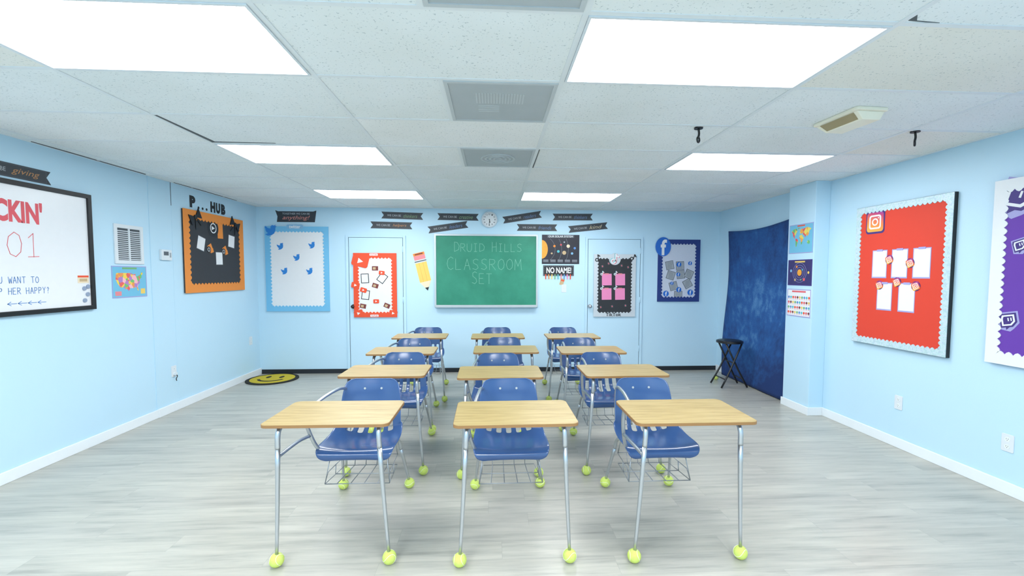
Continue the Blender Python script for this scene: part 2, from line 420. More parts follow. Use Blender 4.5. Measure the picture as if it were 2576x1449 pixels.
# lifted tile gaps, their shade painted as thin dark strips
struct("trim_2", [g_prism([(-2.078,2.95),(-2.066,2.96),(-2.05,3.53),(-2.078,3.54)], HC-.002, HC, DARK), g_prism([(-2.078,3.519),(-1.62,3.53),(-1.62,3.536),(-2.078,3.536)], HC-.0025, HC, DARK),
                  g_prism([(1.584,1.66),(1.586,1.70),(1.66,1.706),(1.72,1.707),(1.62,1.699)], HC-.002, HC, DARK), g_prism([(.369,4.17),(.367,3.57),(.362,3.57),(.361,4.17)], HC-.005, HC, DARK),
                  g_prism([(-3.412,3.6),(-3.412,4.7),(-3.403,4.7),(-3.406,4.2),(-3.403,3.9)], HC-.006, HC, DARK), g_prism([(-3.412,5.1),(-3.412,6.3),(-3.406,5.9),(-3.402,5.5)], HC-.006, HC, DARK)])
# left wall joint battens
struct("trim_3", [g_box(XL, 4.755, .088, XL+.006, 4.775, HC-.005, WALL), g_box(XL, 4.775, .088, XL+.002, 4.779, HC-.005, SEAMP), g_box(XL, 5.077, HC-.25, XL+.003, 5.082, HC-.005, GREYD), g_box(XL, 5.077, .088, XL+.0015, 5.080, HC-.25, WALL)])
# doors
def door(n, x0, x1, top, knobmat, kx, lab):
    o = struct("door_%d" % n, [g_box(x0+.045, YB-.016, .07, x1-.045, YB, top-.035, WALL)], .002)
    struct("trim_%d" % (n+3), [g_box(x0, YB-.02, .065, x0+.038, YB, top, WALL), g_box(x1-.038, YB-.02, .065, x1, YB, top, WALL), g_box(x0+.038, YB-.02, top-.03, x1-.038, YB, top, WALL),
                               g_box(x0+.038, YB-.004, .065, x0+.045, YB, top-.03, GREYD), g_box(x1-.045, YB-.004, .065, x1-.038, YB, top-.03, GREYD), g_box(x0+.038, YB-.004, top-.035, x1-.038, YB, top-.03, GREYD)], .002)
    M = Matrix.Translation((kx, YB-.016, 1.0)) @ Matrix.Rotation(math.pi/2, 4, 'X')
    k = part(o, "door_knob", mv([g_disc(0, 0, .032, 0, .008, knobmat), g_disc(0, 0, .012, .008, .04, knobmat), g_sphere((0, 0, .052), .026, knobmat, sz=.75)], M), lab)
    for zz in (.3, 1.05, 1.8):
        part(o, "hinge", [g_tube([(x1-.041, YB-.022, zz), (x1-.041, YB-.022, zz+.09)], .007, WALL, k=1)])
door(1, -2.16, -1.29, 2.05, BLKP, -2.06, "black round door knob")
door(2, 1.40, 2.29, 2.05, CHROME, 1.475, "silver round door knob")

# ---------------- ceiling fixtures ----------------
def ceil_light(c, r):
    x0, y0 = GX+c*TW, GY+r*TD
    e = thing("ceiling_light", "lit white rectangular fluorescent troffer panel in the drop ceiling", "ceiling light", Matrix.Translation((x0, y0, HC)), "fluorescent ceiling panels")
    part(e, "frame", [g_frame(.013, .013, TW-.013, TD-.013, .012, -.009, -.0, PLW)])
    part(e, "diffuser", [g_box(.026, .026, -.006, TW-.026, TD-.026, -.001, DIFF)], "glowing white diffuser panel")
for c, r in ((0,0),(-2,0),(-2,3),(1,3),(-2,6),(0,6)): ceil_light(c, r)
def ceil_vent(r, kind):
    e = thing("ceiling_vent", "grey square perforated ceiling vent" + (" with round diffuser" if kind == 2 else " with faint grille pattern"), "air vent", Matrix.Translation((GX-.61, GY+r*TD, HC)), "square ceiling vents")
    part(e, "vent_frame", [g_frame(.013, .013, .597, .597, .02, -.008, 0, GRILLE2)])
    part(e, "vent_plate", [g_box(.03, .03, -.004, .58, .58, 0, GRILLE)])
    if kind == 2:
        part(e, "round_diffuser", [g_ring(.305, .305, .13-.035*i, .145-.035*i, -.010, -.004, GRILLE2) for i in range(4)])
    else:
        part(e, "grille", [g_box(.17+.016*i, .16, -.0055, .178+.016*i, .30, -.004, GRILLE2) for i in range(17)]+[g_box(.18, .33+.03*i, -.0055, .30, .342+.03*i, -.004, GRILLE2) for i in range(4)])
ceil_vent(-1, 1); ceil_vent(1, 1); ceil_vent(3, 2)
e = thing("emergency_light", "beige wedge-shaped ceiling fixture with brown mesh slot", "ceiling fixture", Matrix.Translation((2.185, 2.72, HC)) @ Matrix.Rotation(math.radians(4), 4, 'Z'))
part(e, "housing", [g_prism([(x_, y_) for x_, y_ in rrect(-.105, -.17, .105, .17, .02)], -.018, 0, BEIGE), ([(-.085,-.15,-.018),(.095,-.15,-.018),(.095,.16,-.018),(-.085,.16,-.018),(-.03,-.13,-.06),(.085,-.13,-.06),(.085,.14,-.06),(-.03,.14,-.06)], [(0,1,5,4),(1,2,6,5),(2,3,7,6),(3,0,4,7),(4,5,6,7),(0,3,2,1)], BEIGE, False)], bevel=.004)
part(e, "mesh_slot", [([(-.083,-.12,-.0215),(-.083,.13,-.0215),(-.04,.12,-.055),(-.04,-.11,-.055)], [(0,1,2,3)], BROWN, False)])
for hx, hy in ((1.36, 2.98), (2.85, 2.96)):
    e = thing("ceiling_hook", "black metal ceiling hook with swivel ring", "hook", Matrix.Translation((hx, hy, HC)), "ceiling hooks")
    part(e, "mounting_plate", [g_disc(0, 0, .028, -.01, 0, BLKP)])
    part(e, "stem", [g_tube([(0,0,-.01),(.004,0,-.04),(0,0,-.065)], .007, BLKP)])
    part(e, "ring", [g_tube([(.013*math.sin(t*math.pi/4), .012*math.sin(t*math.pi/4), -.08+.017*math.cos(t*math.pi/4)) for t in range(9)], .006, BLKP)])

# ---------------- logo drawings (local, unit size about 1) ----------------
def L_play(z, m=None): return [g_prism(rrect(-.6,-.42,.6,.42,.16), z, z+.001, m or REDOR), g_prism([(-.17,-.2),(.22,0),(-.17,.2)], z+.001, z+.0016, WHITE)]
def L_f(z): return [g_disc(0,0,.5,z,z+.002,FBB), g_text("f", -.13,-.42,.17,.36, z+.0026, WHITE, bold=.03)]
def L_cam(z, m=None):
    return [g_prism(rrect(-.5,-.5,.5,.5,.14), z, z+.002, m or IGM), g_loop(rrect(-.36,-.36,.36,.36,.14), rrect(-.28,-.28,.28,.28,.09), z+.002, z+.0028, WHITE), g_ring(0,0,.12,.19,z+.002,z+.0028,WHITE), g_disc(.2,.2,.035,z+.002,z+.0028,WHITE,10)]
BIRD = [(-.5,-.3),(-.3,-.42),(0,-.42),(.25,-.28),(.38,-.02),(.4,.18),(.52,.32),(.38,.3),(.48,.44),(.33,.38),(.16,.44),(.02,.34),(0,.16),(-.22,.22),(-.42,.42),(-.47,.25),(-.38,.12),(-.46,.1),(-.36,-.05),(-.42,-.06),(-.25,-.2)]
def L_bird(z): return [g_prism(BIRD, z, z+.002, TWB)]
def L_note(z):
    def one(dx, dy, zz, m): return [g_ring(-.15+dx,-.2+dy,.13,.26,zz,zz+.001,m,20), g_box(.02+dx,-.22+dy,zz,.14+dx,.5+dy,zz+.001,m), g_prism([(.14+dx,.5+dy),(.2+dx,.34+dy),(.4+dx,.26+dy),(.4+dx,.13+dy),(.14+dx,.22+dy)], zz, zz+.001, m)]
    return one(-.05, .03, z, TEAL)+one(.05, -.03, z+.001, REDINK)+one(0, 0, z+.002, WHITE)
def L_bubble(z): return [g_prism([(-.42,.5),(.5,.5),(.5,-.12),(.2,-.42),(0,-.42),(-.2,-.58),(-.2,-.42),(-.5,-.42),(-.5,.3)], z, z+.002, DPURP),
    g_loop([(-.32,.4),(.4,.4),(.4,-.08),(.15,-.32),(-.4,-.32),(-.4,.2)], [(-.24,.3),(.3,.3),(.3,-.03),(.1,-.22),(-.3,-.22),(-.3,.15)], z+.002, z+.003, WHITE), g_box(-.02,-.02,z+.002,.05,.2,z+.003,WHITE), g_box(.15,-.02,z+.002,.22,.2,z+.003,WHITE)]

# ---------------- back wall ----------------
# chalkboard
W, H = 1.55, 1.09
e = thing("chalkboard", "green chalkboard with pale metal frame and chalk lettering", "chalkboard", frame('back', -.87, .99))
part(e, "writing_surface", [g_box(.02, .02, 0, W-.02, H-.02, .012, CHALK_G)])
part(e, "frame", [g_frame(0, 0, W, H, .028, 0, .022, ALU)], bevel=.002)
part(e, "chalk_tray", [g_box(.02, -.005, .012, W-.02, .022, .07, ALU), g_box(.02, .022, .062, W-.02, .034, .07, ALU)], bevel=.002)
for a_ in (("DRUID HILLS", .30, .83, 1.31, .97), ("CLASSROOM", .19, .56, 1.30, .75), ("SET", .56, .35, .86, .53)):
    part(e, "lettering", [g_stroke(*a_, .0126, CHALKW, .0058, .84)], "handwritten pale chalk words")
for i, (px, c_) in enumerate(((.1, WHITE), (.16, WHITE), (.72, REDINK), (1.3, WHITE))):
    t = thing("chalk_stick", "small stick of chalk lying on the chalk tray", "chalk", frame('back', -.87+px, .99), "chalk on the tray")
    part(t, "chalk_body", [g_tube([(0, .027, .035), (.06, .027, .04)], .005, c_, k=1)])
# clock
e = thing("wall_clock", "round white wall clock with grey rim", "clock", frame('back', -.05, 2.295))
part(e, "clock_face", [g_disc(0, 0, .105, 0, .02, WHITE, 40)])
part(e, "rim", [g_ring(0, 0, .1, .118, 0, .032, SILV, 40)])
nums = []
for i in range(1, 13):
    a = math.pi/2-i*math.pi/6; cx, cy = .08*math.cos(a), .08*math.sin(a)
    nums.append(g_text(str(i), cx-(.009 if i < 10 else .013), cy-.01, cx+(.009 if i < 10 else .013), cy+.01, .0205, BLKP, bold=.02))
part(e, "numerals", nums)
part(e, "hour_hand", [g_rr(.005, -.02, .008, .055, math.radians(10), .021, .023, BLKP)])
part(e, "minute_hand", [g_rr(.0, -.035, .006, .085, math.radians(-6), .023, .025, BLKP), g_disc(0, 0, .008, .023, .027, BLKP, 12)])
# ribbon banners
def banner(side, pos, z, L, h, rot, word, col, pre="WE CAN BE", lab=""):
    e = thing("ribbon_banner", lab or "charcoal paper ribbon banner with pale and coloured lettering", "banner", frame(side, pos, z, rot), "black ribbon banners")
    part(e, "ribbon", [g_prism([(0,-h/2),(L,-h/2),(L-.035,0),(L,h/2),(0,h/2),(.035,0)], 0, .003, CHARB)])
    part(e, "ribbon_edge", [g_frame(.035, -h/2+.006, L-.035, h/2-.006, .0025, .003, .0034, GREYD)])
    part(e, "lettering", [g_text(pre, .14*L, -.015, .47*L, .015, .0038, BPALE, bold=.0)])
    part(e, "lettering", [g_text(word, .53*L, -.028, .86*L, .024, .0038, col, bold=.0, shear=.35)], "slanted coloured word")
def bseg(x0, z0, x1, z1, word, col):
    banner('back', x0, z0, math.hypot(x1-x0, z1-z0), .10, math.atan2(z1-z0, x1-x0), word, col)
bseg(-1.64, 2.35, -1.03, 2.335, "thinkers", BW1); bseg(-1.80, 2.205, -1.19, 2.195, "helpers", BW2)
bseg(-.82, 2.335, -.21, 2.33, "creative", BW1); bseg(-.96, 2.135, -.37, 2.225, "leaders", BW3)
bseg(.15, 2.29, .73, 2.385, "readers", BW3); bseg(.36, 2.185, .97, 2.185, "friends", BW3)
bseg(.90, 2.345, 1.51, 2.35, "thinkers", BW3); bseg(1.14, 2.16, 1.74, 2.225, "kind", BW4)
e = thing("ribbon_banner", "wide black ribbon banner reading together we can be anything", "banner", frame('back', -3.16, 2.235), "black ribbon banners")
part(e, "ribbon", [g_prism([(.02,0),(.56,0),(.585,.17),(.54,.155),(.04,.155),(0,.17),(.03,.08)], 0, .003, CHARB)])
part(e, "lettering", [g_text("TOGETHER WE CAN BE", .1, .108, .49, .135, .0036, BPALE, bold=.005)])
part(e, "lettering", [g_text("anything!", .1, .02, .49, .095, .0036, mat("muted_coral_ink", (196,128,120), .6), bold=.005, shear=.35)])
# blue bordered board with bird stickers
def board(name, label, side, pos, z, W, H, bmat, fmat, w, step, edge=None, th=.02, out=.002):
    e = thing("bulletin_board", label, "bulletin board", frame(side, pos, z, 0, out), "decorated bulletin boards")
    part(e, "backing", [g_box(.004, .004, 0, W-.004, H-.004, th-.004, fmat)], "paper-covered board panel")
    part(e, "border", [g_border(0, 0, W, H, w, step, th-.004, th+.001, bmat)], "scalloped paper border strip")
    if edge: part(e, "frame", [g_frame(-.006, -.006, W+.006, H+.006, .014, 0, th, edge)])
    return e
def st(e, name, gs, x, y, s=1., rot=0., label=None): return part(e, name, put2(gs, x, y, s, rot), label)
e = board("b", "white board with sky blue scalloped border and bird stickers", 'back', -3.31, .93, .91, 1.24, SKYB, WHITE, .066, .05)
for bx, by in ((.22,.95),(.67,.97),(.45,.79),(.27,.59),(.63,.59)): st(e, "bird_sticker", L_bird(.0165), bx, by, .10, .3, "small blue bird sticker")
st(e, "bird_sticker", L_bird(.022), .09, 1.18, .17, .1, "large blue bird sticker")
part(e, "name_tag", [g_prism(rrect(.31,1.205,.55,1.265,.025), .02, .0225, LBLUE), g_text("twitter", .35,1.212,.51,1.26,.0232,WHITE,bold=.02)])
# red-orange board with play stickers
W, H = .63, .95
e = board("b", "white board with red-orange scalloped border and play-button stickers", 'back', -2.05, .84, W, H, REDOR, WHITE, .062, .05, out=.016)
def q(u, v, u0=890, u1=1000, v0=797, v1=637): return ((u-u0)/(u1-u0)*W, (v-v0)/(v1-v0)*H)
for u, v, s, r in ((908,657,.20,.25),(895,717,.10,.2),(915,729,.08,.3),(902,787,.11,-.3),(990,787,.10,.2),(962,686,.07,.1),(947,757,.07,0)):
    st(e, "play_sticker", L_play(.0225), *q(u, v), s, -r)
for u, v, r in ((919,700,-.05),(963,699,.65),(920,741,.12)):
    x, y = q(u, v); part(e, "paper_note", [g_rr(x, y, .115, .14, -r, .0165, .0175, BLKP), g_rr(x, y, .095, .12, -r, .0175, .0182, WHITE)])
for u, v, r in ((945,675,0),(945,718,.3),(913,769,.2),(974,768,.4)):
    x, y = q(u, v); part(e, "photo_card", [g_rr(x, y, .09, .065, -r, .0165, .0175, MAROON), g_rr(x-.01, y, .04, .035, -r, .0175, .018, TAN)])
for v in (641, 793):
    x, y = q(942, v); part(e, "name_tag", [g_rr(x, y, .12, .032, 0, .021, .0225, WHITE, .008), g_text("YouTube", x-.05, y-.011, x+.05, y+.011, .0231, REDOR, bold=.02)])
# pencil
e = thing("paper_pencil", "large yellow paper pencil cutout with pink eraser", "wall decoration", frame('back', -1.10, 1.78, math.radians(13.5)))
part(e, "eraser", [g_prism(rrect(-.085,-.09,.085,-.005,.02), 0, .004, ERAS)])
part(e, "ferrule", [g_box(-.088,-.13,0,.088,-.085,.0045,SILV), g_box(-.088,-.115,.0045,.088,-.10,.005,GREYD)])
part(e, "name_strip", [g_rr(0,.0,.17,.04,0,.003,.0055,ORANGE), g_rr(0,.0,.12,.018,0,.0055,.006,MAROON)])
part(e, "pencil_body", [g_box(-.085,-.42,0,.085,-.12,.004,YEL), g_box(-.03,-.42,.004,-.027,-.13,.0044,ORANGE), g_box(.027,-.42,.004,.03,-.13,.0044,ORANGE)])
part(e, "pencil_tip", [g_prism([(-.085,-.42),(.085,-.42),(.03,-.51),(-.03,-.51)],0,.004,CREAM), g_prism([(-.03,-.51),(.03,-.51),(0,-.56)],0,.004,BLKP)])
# solar system poster
e = thing("space_poster", "dark solar system poster with planets and sun", "poster", frame('back', .74, 1.64))
part(e, "poster_sheet", [g_box(0,0,0,.57,.44,.003,SPACE)])
sun = [(0,.08)]+[(0+.09*math.cos(a), .22+.14*math.sin(a)) for a in [(-80+160*i/14)*math.pi/180 for i in range(15)]]+[(0,.36)]
part(e, "sun_picture", [g_prism(sun, .003, .0036, SUNC)])
for x, y, r, m in ((.15,.16,.014,TAN),(.19,.27,.018,ORANGE),(.25,.19,.02,TEAL),(.29,.29,.014,REDINK),(.34,.17,.03,TAN),(.40,.27,.026,CREAM),(.46,.16,.018,LBLUE),(.50,.24,.018,BLUEINK),(.34,.33,.012,GREYP)):
    part(e, "planet_picture", [g_disc(x, y, r, .003, .0036, m, 16)])
for R_ in (.2,.3,.4):
    A_ = math.asin(.16/R_)
    part(e, "orbit_line", [([(*p_, .0033) for p_ in circ(0, .22, R_, 20, None, -A_, A_, False)]+[(*p_, .0033) for p_ in circ(0, .22, R_+.002, 20, None, -A_, A_, False)], [(i, i+1, 21+i, 20+i) for i in range(19)], GREYP, False)])
part(e, "title_strip", [g_prism(rrect(.08,.395,.49,.435,.01), .003, .0034, GREYD)])
part(e, "lettering", [g_text("OUR SOLAR SYSTEM", .1,.40,.47,.43,.0038,WHITE,bold=.015)])
part(e, "caption_lines", [g_box(.02+.11*i,.03+.014*j,.003,.10+.11*i,.036+.014*j,.0035,GREYP) for i in range(5) for j in range(3)])
# no name sign
e = thing("name_reminder_sign", "black strip sign reading no name with coloured clothespins", "sign", frame('back', .76, 1.46))
part(e, "sign_panel", [g_box(0,0,0,.47,.16,.004,BLACK), g_border(0,0,.47,.16,.008,.03,.004,.005,GREYD)])
part(e, "lettering", [g_text("NO NAME!", .05,.04,.43,.13,.0056,WHITE,bold=.03)])
for i, m in enumerate((REDOR, ORANGE, YEL, GREEN, TEAL, ERAS, BLUEINK, PINK, REDOR)):
    part(e, "clothespin", [g_rr(.04+.047*i, -.012, .014, .075, .06*math.sin(i*2), .004, .013, m)])
part(e, "hanging_slip", [g_rr(.29,-.09,.06,.10,-.3,.001,.003,TAN), g_rr(.30,-.07,.05,.02,-.3,.003,.004,REDOR)])
# light switch
def plate(name, label, cat, side, pos, z, sw=False, w=.075, h=.12):
    e = thing(name, label, cat, frame(side, pos, z))
    part(e, "cover_plate", [g_prism(rrect(-w/2,-h/2,w/2,h/2,.008), 0, .006, PLW)], bevel=.0015)
    if sw: part(e, "toggle", [g_box(-.005,-.01,.006,.005,.012,.014,PLW)])
    else:
        for dy in (-.025,.025): part(e, "socket", [g_disc(0,dy,.016,.006,.008,WHITE_TRIM,16), g_box(-.007,dy-.002,.008,-.005,dy+.008,.0085,LOUV), g_box(.005,dy-.002,.008,.007,dy+.008,.0085,LOUV), g_disc(0,dy-.008,.0025,.008,.0085,LOUV,8)])
    return e
plate("light_switch", "white single toggle light switch on blue wall", "light switch", 'back', 1.08, 1.27, True)
# black board with pink notes
W, H = .645, .95
e = board("b", "black board in pale frame with pink notes and music-note logo", 'back', 1.53, .84, W, H, SILV, BLACK, .052, .05, out=.016)
def q2(u, v): return ((u-1494)/103*W, (796-v)/156*H)
for u, v in ((1526,703),(1559,703),(1526,739),(1559,739)):
    x, y = q2(u, v); part(e, "sticky_note", [g_rr(x, y, .15, .175, .02, .0165, .018, PINK)])
    st(e, "note_sticker", L_note(.0185), x-.07, y+.095, .07)
    part(e, "clip_strip", [g_rr(x, y+.085, .06, .02, 0, .0182, .019, ERAS)])
x, y = q2(1545, 652); part(e, "logo_sticker", [g_disc(x, y, .09, .0215, .0225, SILV)]+put2(L_note(.0226), x, y, .16), "round music-note logo")
for u, v, r in ((1503,650,.2),(1590,648,-.3)):
    x, y = q2(u, v); part(e, "note_sticker", put2([g_ring(-.15,-.2,.13,.26,.0215,.023,BLKP,18), g_box(.02,-.22,.0215,.14,.5,.023,BLKP), g_prism([(.14,.5),(.4,.26),(.4,.13),(.14,.22)],.0215,.023,BLKP)], x, y, .11, r))
for u, v in ((1515,670),(1530,663),(1562,668),(1578,672),(1512,772),(1540,770),(1573,768),(1518,688)):
    x, y = q2(u, v); part(e, "mini_sticker", [g_rr(x, y, .03, .035, .3, .0165, .0172, GREYD), g_rr(x, y, .012, .02, .3, .0172, .0176, REDINK)])
part(e, "lettering", [g_text("TikTok", .19,.008,.43,.062,.0222,BLKP,bold=.02)])
# navy bordered board
W, H = .66, .95
e = board("b", "lavender board with navy scalloped border and grey notebooks", 'back', 2.52, 1.07, W, H, NAVY, LAV, .058, .05)
def q3(u, v): return ((u-1655)/102*W, (758-v)/155*H)
for u, v, r in ((1684,667,.2),(1709,668,.05),(1687,692,-.3),(1711,690,.1),(1731,689,-.4),(1694,719,.25),(1728,713,.5),(1706,742,0)):
    x, y = q3(u, v); part(e, "notebook_cutout", [g_rr(x, y, .125, .13, r, .0165, .0175, GREYD), g_rr(x, y, .11, .115, r, .0175, .0182, GREYP)]+[g_rr(x, y-.04+.02*i, .08, .004, r, .0182, .0185, GREYD) for i in range(5)])
for u, v, s in ((1706,665,.075),(1733,662,.06),(1705,690,.06),(1707,728,.08),(1676,738,.09),(1735,735,.09),(1690,712,.05)):
    st(e, "round_sticker", L_f(.019), *q3(u, v), s)
x, y = q3(1667, 621); part(e, "logo_sign", [g_disc(x, y, .12, .0215, .026, FBB, 32, ry=.145), g_text("f", x-.04, y-.13, x+.055, y+.11, .0266, WHITE, bold=.03)], "large blue round letter f sign")

# ---------------- left wall ----------------
W, H = 2.4, .97
e = thing("whiteboard", "large whiteboard with black frame and marker writing", "whiteboard", frame('left', 4.08-W, 1.175))
part(e, "writing_surface", [g_box(.02, .02, 0, W-.02, H-.02, .014, WBOARD)])
part(e, "frame", [g_frame(0, 0, W, H, .035, 0, .03, BLKP)], "black frame", bevel=.003)
o0 = 4.08-W
part(e, "lettering", [g_text("CKIN'", 3.325-o0, .67, 3.665-o0, .835, .0146, REDINK, bold=.045)], "bold red marker letters")
part(e, "lettering", [g_stroke("01", 3.40-o0, .425, 3.64-o0, .60, .0146, REDINK, .0045)], "thin red marker digits")
for a_ in (("U WANT TO", 3.33-o0, .235, 3.61-o0, .28), ("P HER HAPPY?", 3.33-o0, .155, 3.69-o0, .20), ("<<<<", 3.38-o0, .065, 3.65-o0, .11)):
    part(e, "lettering", [g_stroke(*a_, .0146, BLUEINK, .0045)], "blue marker handwriting")
t = thing("label_card", "small red and white card stuck on the whiteboard", "card", frame('left', 3.98, 1.425, 0, .014))
part(t, "card_sheet", [g_box(-.05,-.025,0,.05,.038,.002,CREAM), g_box(-.05,.022,.002,.05,.038,.003,REDOR), g_box(-.035,-.012,.002,.035,.012,.003,TAN)])
for y_, z_ in ((3.985, 1.355), (4.015, 1.305), (3.985, 1.255), (4.02, 1.37)):
    t = thing("board_magnet", "round grey-blue magnet on the whiteboard", "magnet", frame('left', y_, z_, 0, .014), "whiteboard magnets")
    part(t, "magnet_body", [g_disc(0, 0, .018, 0, .008, mat("magnet_blue", (140, 155, 180), .5), 20)], bevel=.002)
banner('left', 3.14, 2.215, .62, .10, -.0, "giving", BW2)
# vent grille
e = thing("wall_vent", "white metal return-air grille with louvres", "air vent", frame('left', 4.32, 1.57))
part(e, "frame", [g_frame(0, 0, .34, .365, .035, 0, .012, PLW), g_box(.162, .035, 0, .178, .33, .012, PLW)], bevel=.002)
part(e, "louvres", [g_box(.03, .03, 0, .31, .335, .003, LOUV)]+[([(.033,.05+.0185*i,.003),(.307,.05+.0185*i,.003),(.307,.04+.0185*i,.011),(.033,.04+.0185*i,.011)], [(0,1,2,3)], PLW, False) for i in range(15)])
# thermostat
e = thing("thermostat", "white digital thermostat with small grey display", "thermostat", frame('left', 4.88, 1.62))
part(e, "housing", [g_prism(rrect(0,0,.15,.11,.01), 0, .025, PLW)], bevel=.003)
part(e, "display", [g_box(.03,.05,.025,.10,.09,.0256,GREYD)]); part(e, "button", [g_box(.115,.03,.025,.135,.08,.028,GREYP)])
# state map
US = [(.02,.85),(.05,.9),(.35,.9),(.55,.9),(.62,.82),(.70,.86),(.72,.72),(.80,.76),(.88,.82),(.93,.95),(.98,.88),(.92,.75),(.93,.68),(.86,.6),(.84,.5),(.86,.42),(.78,.3),(.77,.2),(.8,.03),(.76,.05),(.73,.2),(.66,.2),(.58,.15),(.5,.17),(.44,.02),(.38,.14),(.33,.12),(.28,.2),(.15,.22),(.06,.4),(.0,.6)]
e = thing("map_poster", "colourful map poster of the states on pale blue", "poster", frame('left', 4.28, 1.255))
part(e, "poster_sheet", [g_box(0,0,0,.41,.295,.003,MAPSEA), g_frame(0,0,.41,.295,.008,.003,.0035,LILAC)])
part(e, "map_picture", [g_prism([(.04+x*.33, .055+y*.195) for x, y in US], .003, .004, MAPCELL)])
part(e, "legend_box", [g_box(.03,.02,.003,.10,.06,.0036,ERAS)]); part(e, "legend_box", [g_box(.33,.03,.003,.385,.08,.0036,YEL)]); part(e, "title_strip", [g_box(.12,.265,.003,.29,.283,.0036,GREEN)])
# orange board
W, H = 1.20, .945
e = board("b", "charcoal board with orange scalloped border and taped notes", 'left', 5.23, 1.26, W, H, ORANGE, CHAR, .085, .06)
for y_, z_, r in ((.30,.575,-.25),(.92,.64,-.12),(.645,.41,.02)):
    part(e, "paper_note", [g_rr(y_, z_, .145, .165, r, .0165, .0172, GREYD), g_rr(y_, z_, .13, .15, r, .0172, .018, WHITE)])
part(e, "orange_sheet", [g_rr(.68,.78,.11,.24,.03,.0165,.018,ORANGE)])
part(e, "round_logo", [g_disc(.54,.775,.105,.018,.0186,BLKP), g_ring(.54,.775,.05,.062,.0186,.0192,WHITE), g_prism([(.51,.75),(.57,.775),(.51,.80)],.0186,.0192,WHITE)])
for x, y in ((.47,.53),(.77,.52)):
    part(e, "logo_cluster", [g_rr(x, y, .08, .09, .5, .0165, .018, ORANGE), g_disc(x-.03, y-.02, .04, .018, .0188, BLKP, 16), g_ring(x-.03, y-.02, .018, .024, .0188, .0194, WHITE, 12), g_rr(x+.03, y-.03, .06, .05, .3, .018, .0186, ORANGE)])
for x, y, r in ((.20,.87,.5),(1.0,.87,-.4)):
    part(e, "paper_bow", put2([g_prism([(0,0),(-.1,.07),(-.1,-.06)], .021, .03, BLKP), g_prism([(0,0),(.1,.07),(.1,-.06)], .021, .03, BLKP), g_disc(0,0,.025,.021,.034,BLKP,12), g_prism([(0,0),(-.06,-.13),(-.02,-.12)], .021,.024,BLKP), g_prism([(0,0),(.05,-.13),(.09,-.1)], .021,.024,BLKP)], x, y, 1., r))
e = thing("wall_lettering", "black cutout letters above the orange bordered board", "lettering", frame('left', 5.38, 2.235))
def letter(ch, x0, x1, y0=0, y1=.135): part(e, "letter", [g_text(ch, x0, y0, x1, y1, .003, BLKP, bold=.07)])
letter("P", .0, .10)
for i in range(3): part(e, "dot", [g_disc(.155+.075*i, .014, .015, 0, .003, BLKP, 12)])
letter("H", .38, .475, -.005, .125); letter("U", .49, .575, -.005, .125); letter("B", .595, .685, -.005, .125)
e = plate("wall_outlet", "white wall outlet with dark cord hanging below", "outlet", 'left', 5.02, .43)
part(e, "plug", [g_box(-.012,-.038,.008,.012,-.014,.032,PLW), g_tube([(0,-.036,.026),(.012,-.055,.03),(-.008,-.08,.03),(.006,-.105,.025)], .004, BLKP)])
e = plate("wall_outlet", "white wall outlet near the corner", "outlet", 'left', 6.58, .53)

# ---------------- right wall ----------------
W, H = .91, 1.255
e = board("b", "red board with iridescent scalloped border and white notes", 'right', 4.155, .855, W, H, HOLO, RED, .045, .04, None, .03)
part(e, "frame", [g_frame(-.002,-.002,W+.003,H+.002,.010,0,.027,BLKP)], "thin black frame")
part(e, "logo_sticker", [g_prism(rrect(.11,1.005,.31,1.215,.03), .0265, .0275, DPURP)]+put2(L_cam(.0276), .21, 1.11, .175), "large camera logo sticker")
for a0, a1, b0, b1 in ((.205,.345,.615,.845),(.405,.545,.615,.845),(.605,.745,.615,.845),(.27,.41,.33,.555),(.485,.625,.33,.555)):
    part(e, "paper_note", [g_box(a0-.008,b0-.012,.0265,a1+.006,b1+.008,.0272,LILAC), g_box(a0,b0,.0272,a1,b1,.028,WHITE), g_box(a0+.04,b1-.004,.028,a1-.04,b1+.014,.031,LILAC)])
for a, b in ((.375,.765),(.575,.73),(.46,.57),(.285,.54),(.635,.54)):
    st(e, "mini_sticker", [g_disc(0,0,.62,.0275,.0285,DPURP,20)]+L_cam(.0286), a, b, .065, .4)
e = board("b", "purple board with white scalloped border and speech-bubble logos", 'right', 2.97, .88, 1.2, 1.25, WHITE, PURPLE, .07, .05, None, .03)
for a, b, s, r in ((.15,1.12,.20,-.3),(.17,.80,.08,.3),(.13,.30,.10,.2),(.6,.7,.14,.2),(.9,.4,.12,-.2)):
    st(e, "bubble_sticker", put2([g_prism([(-.55,.6),(.62,.6),(.62,-.2),(.25,-.55),(0,-.72),(-.62,-.5)], .0265, .0272, LILAC)], 0, 0)+L_bubble(.0273), a, b, s, r)
plate("wall_outlet", "white duplex outlet low on blue wall", "outlet", 'right', 3.65, .39)
plate("wall_outlet", "white duplex outlet low on blue wall", "outlet", 'right', 2.82, .35)
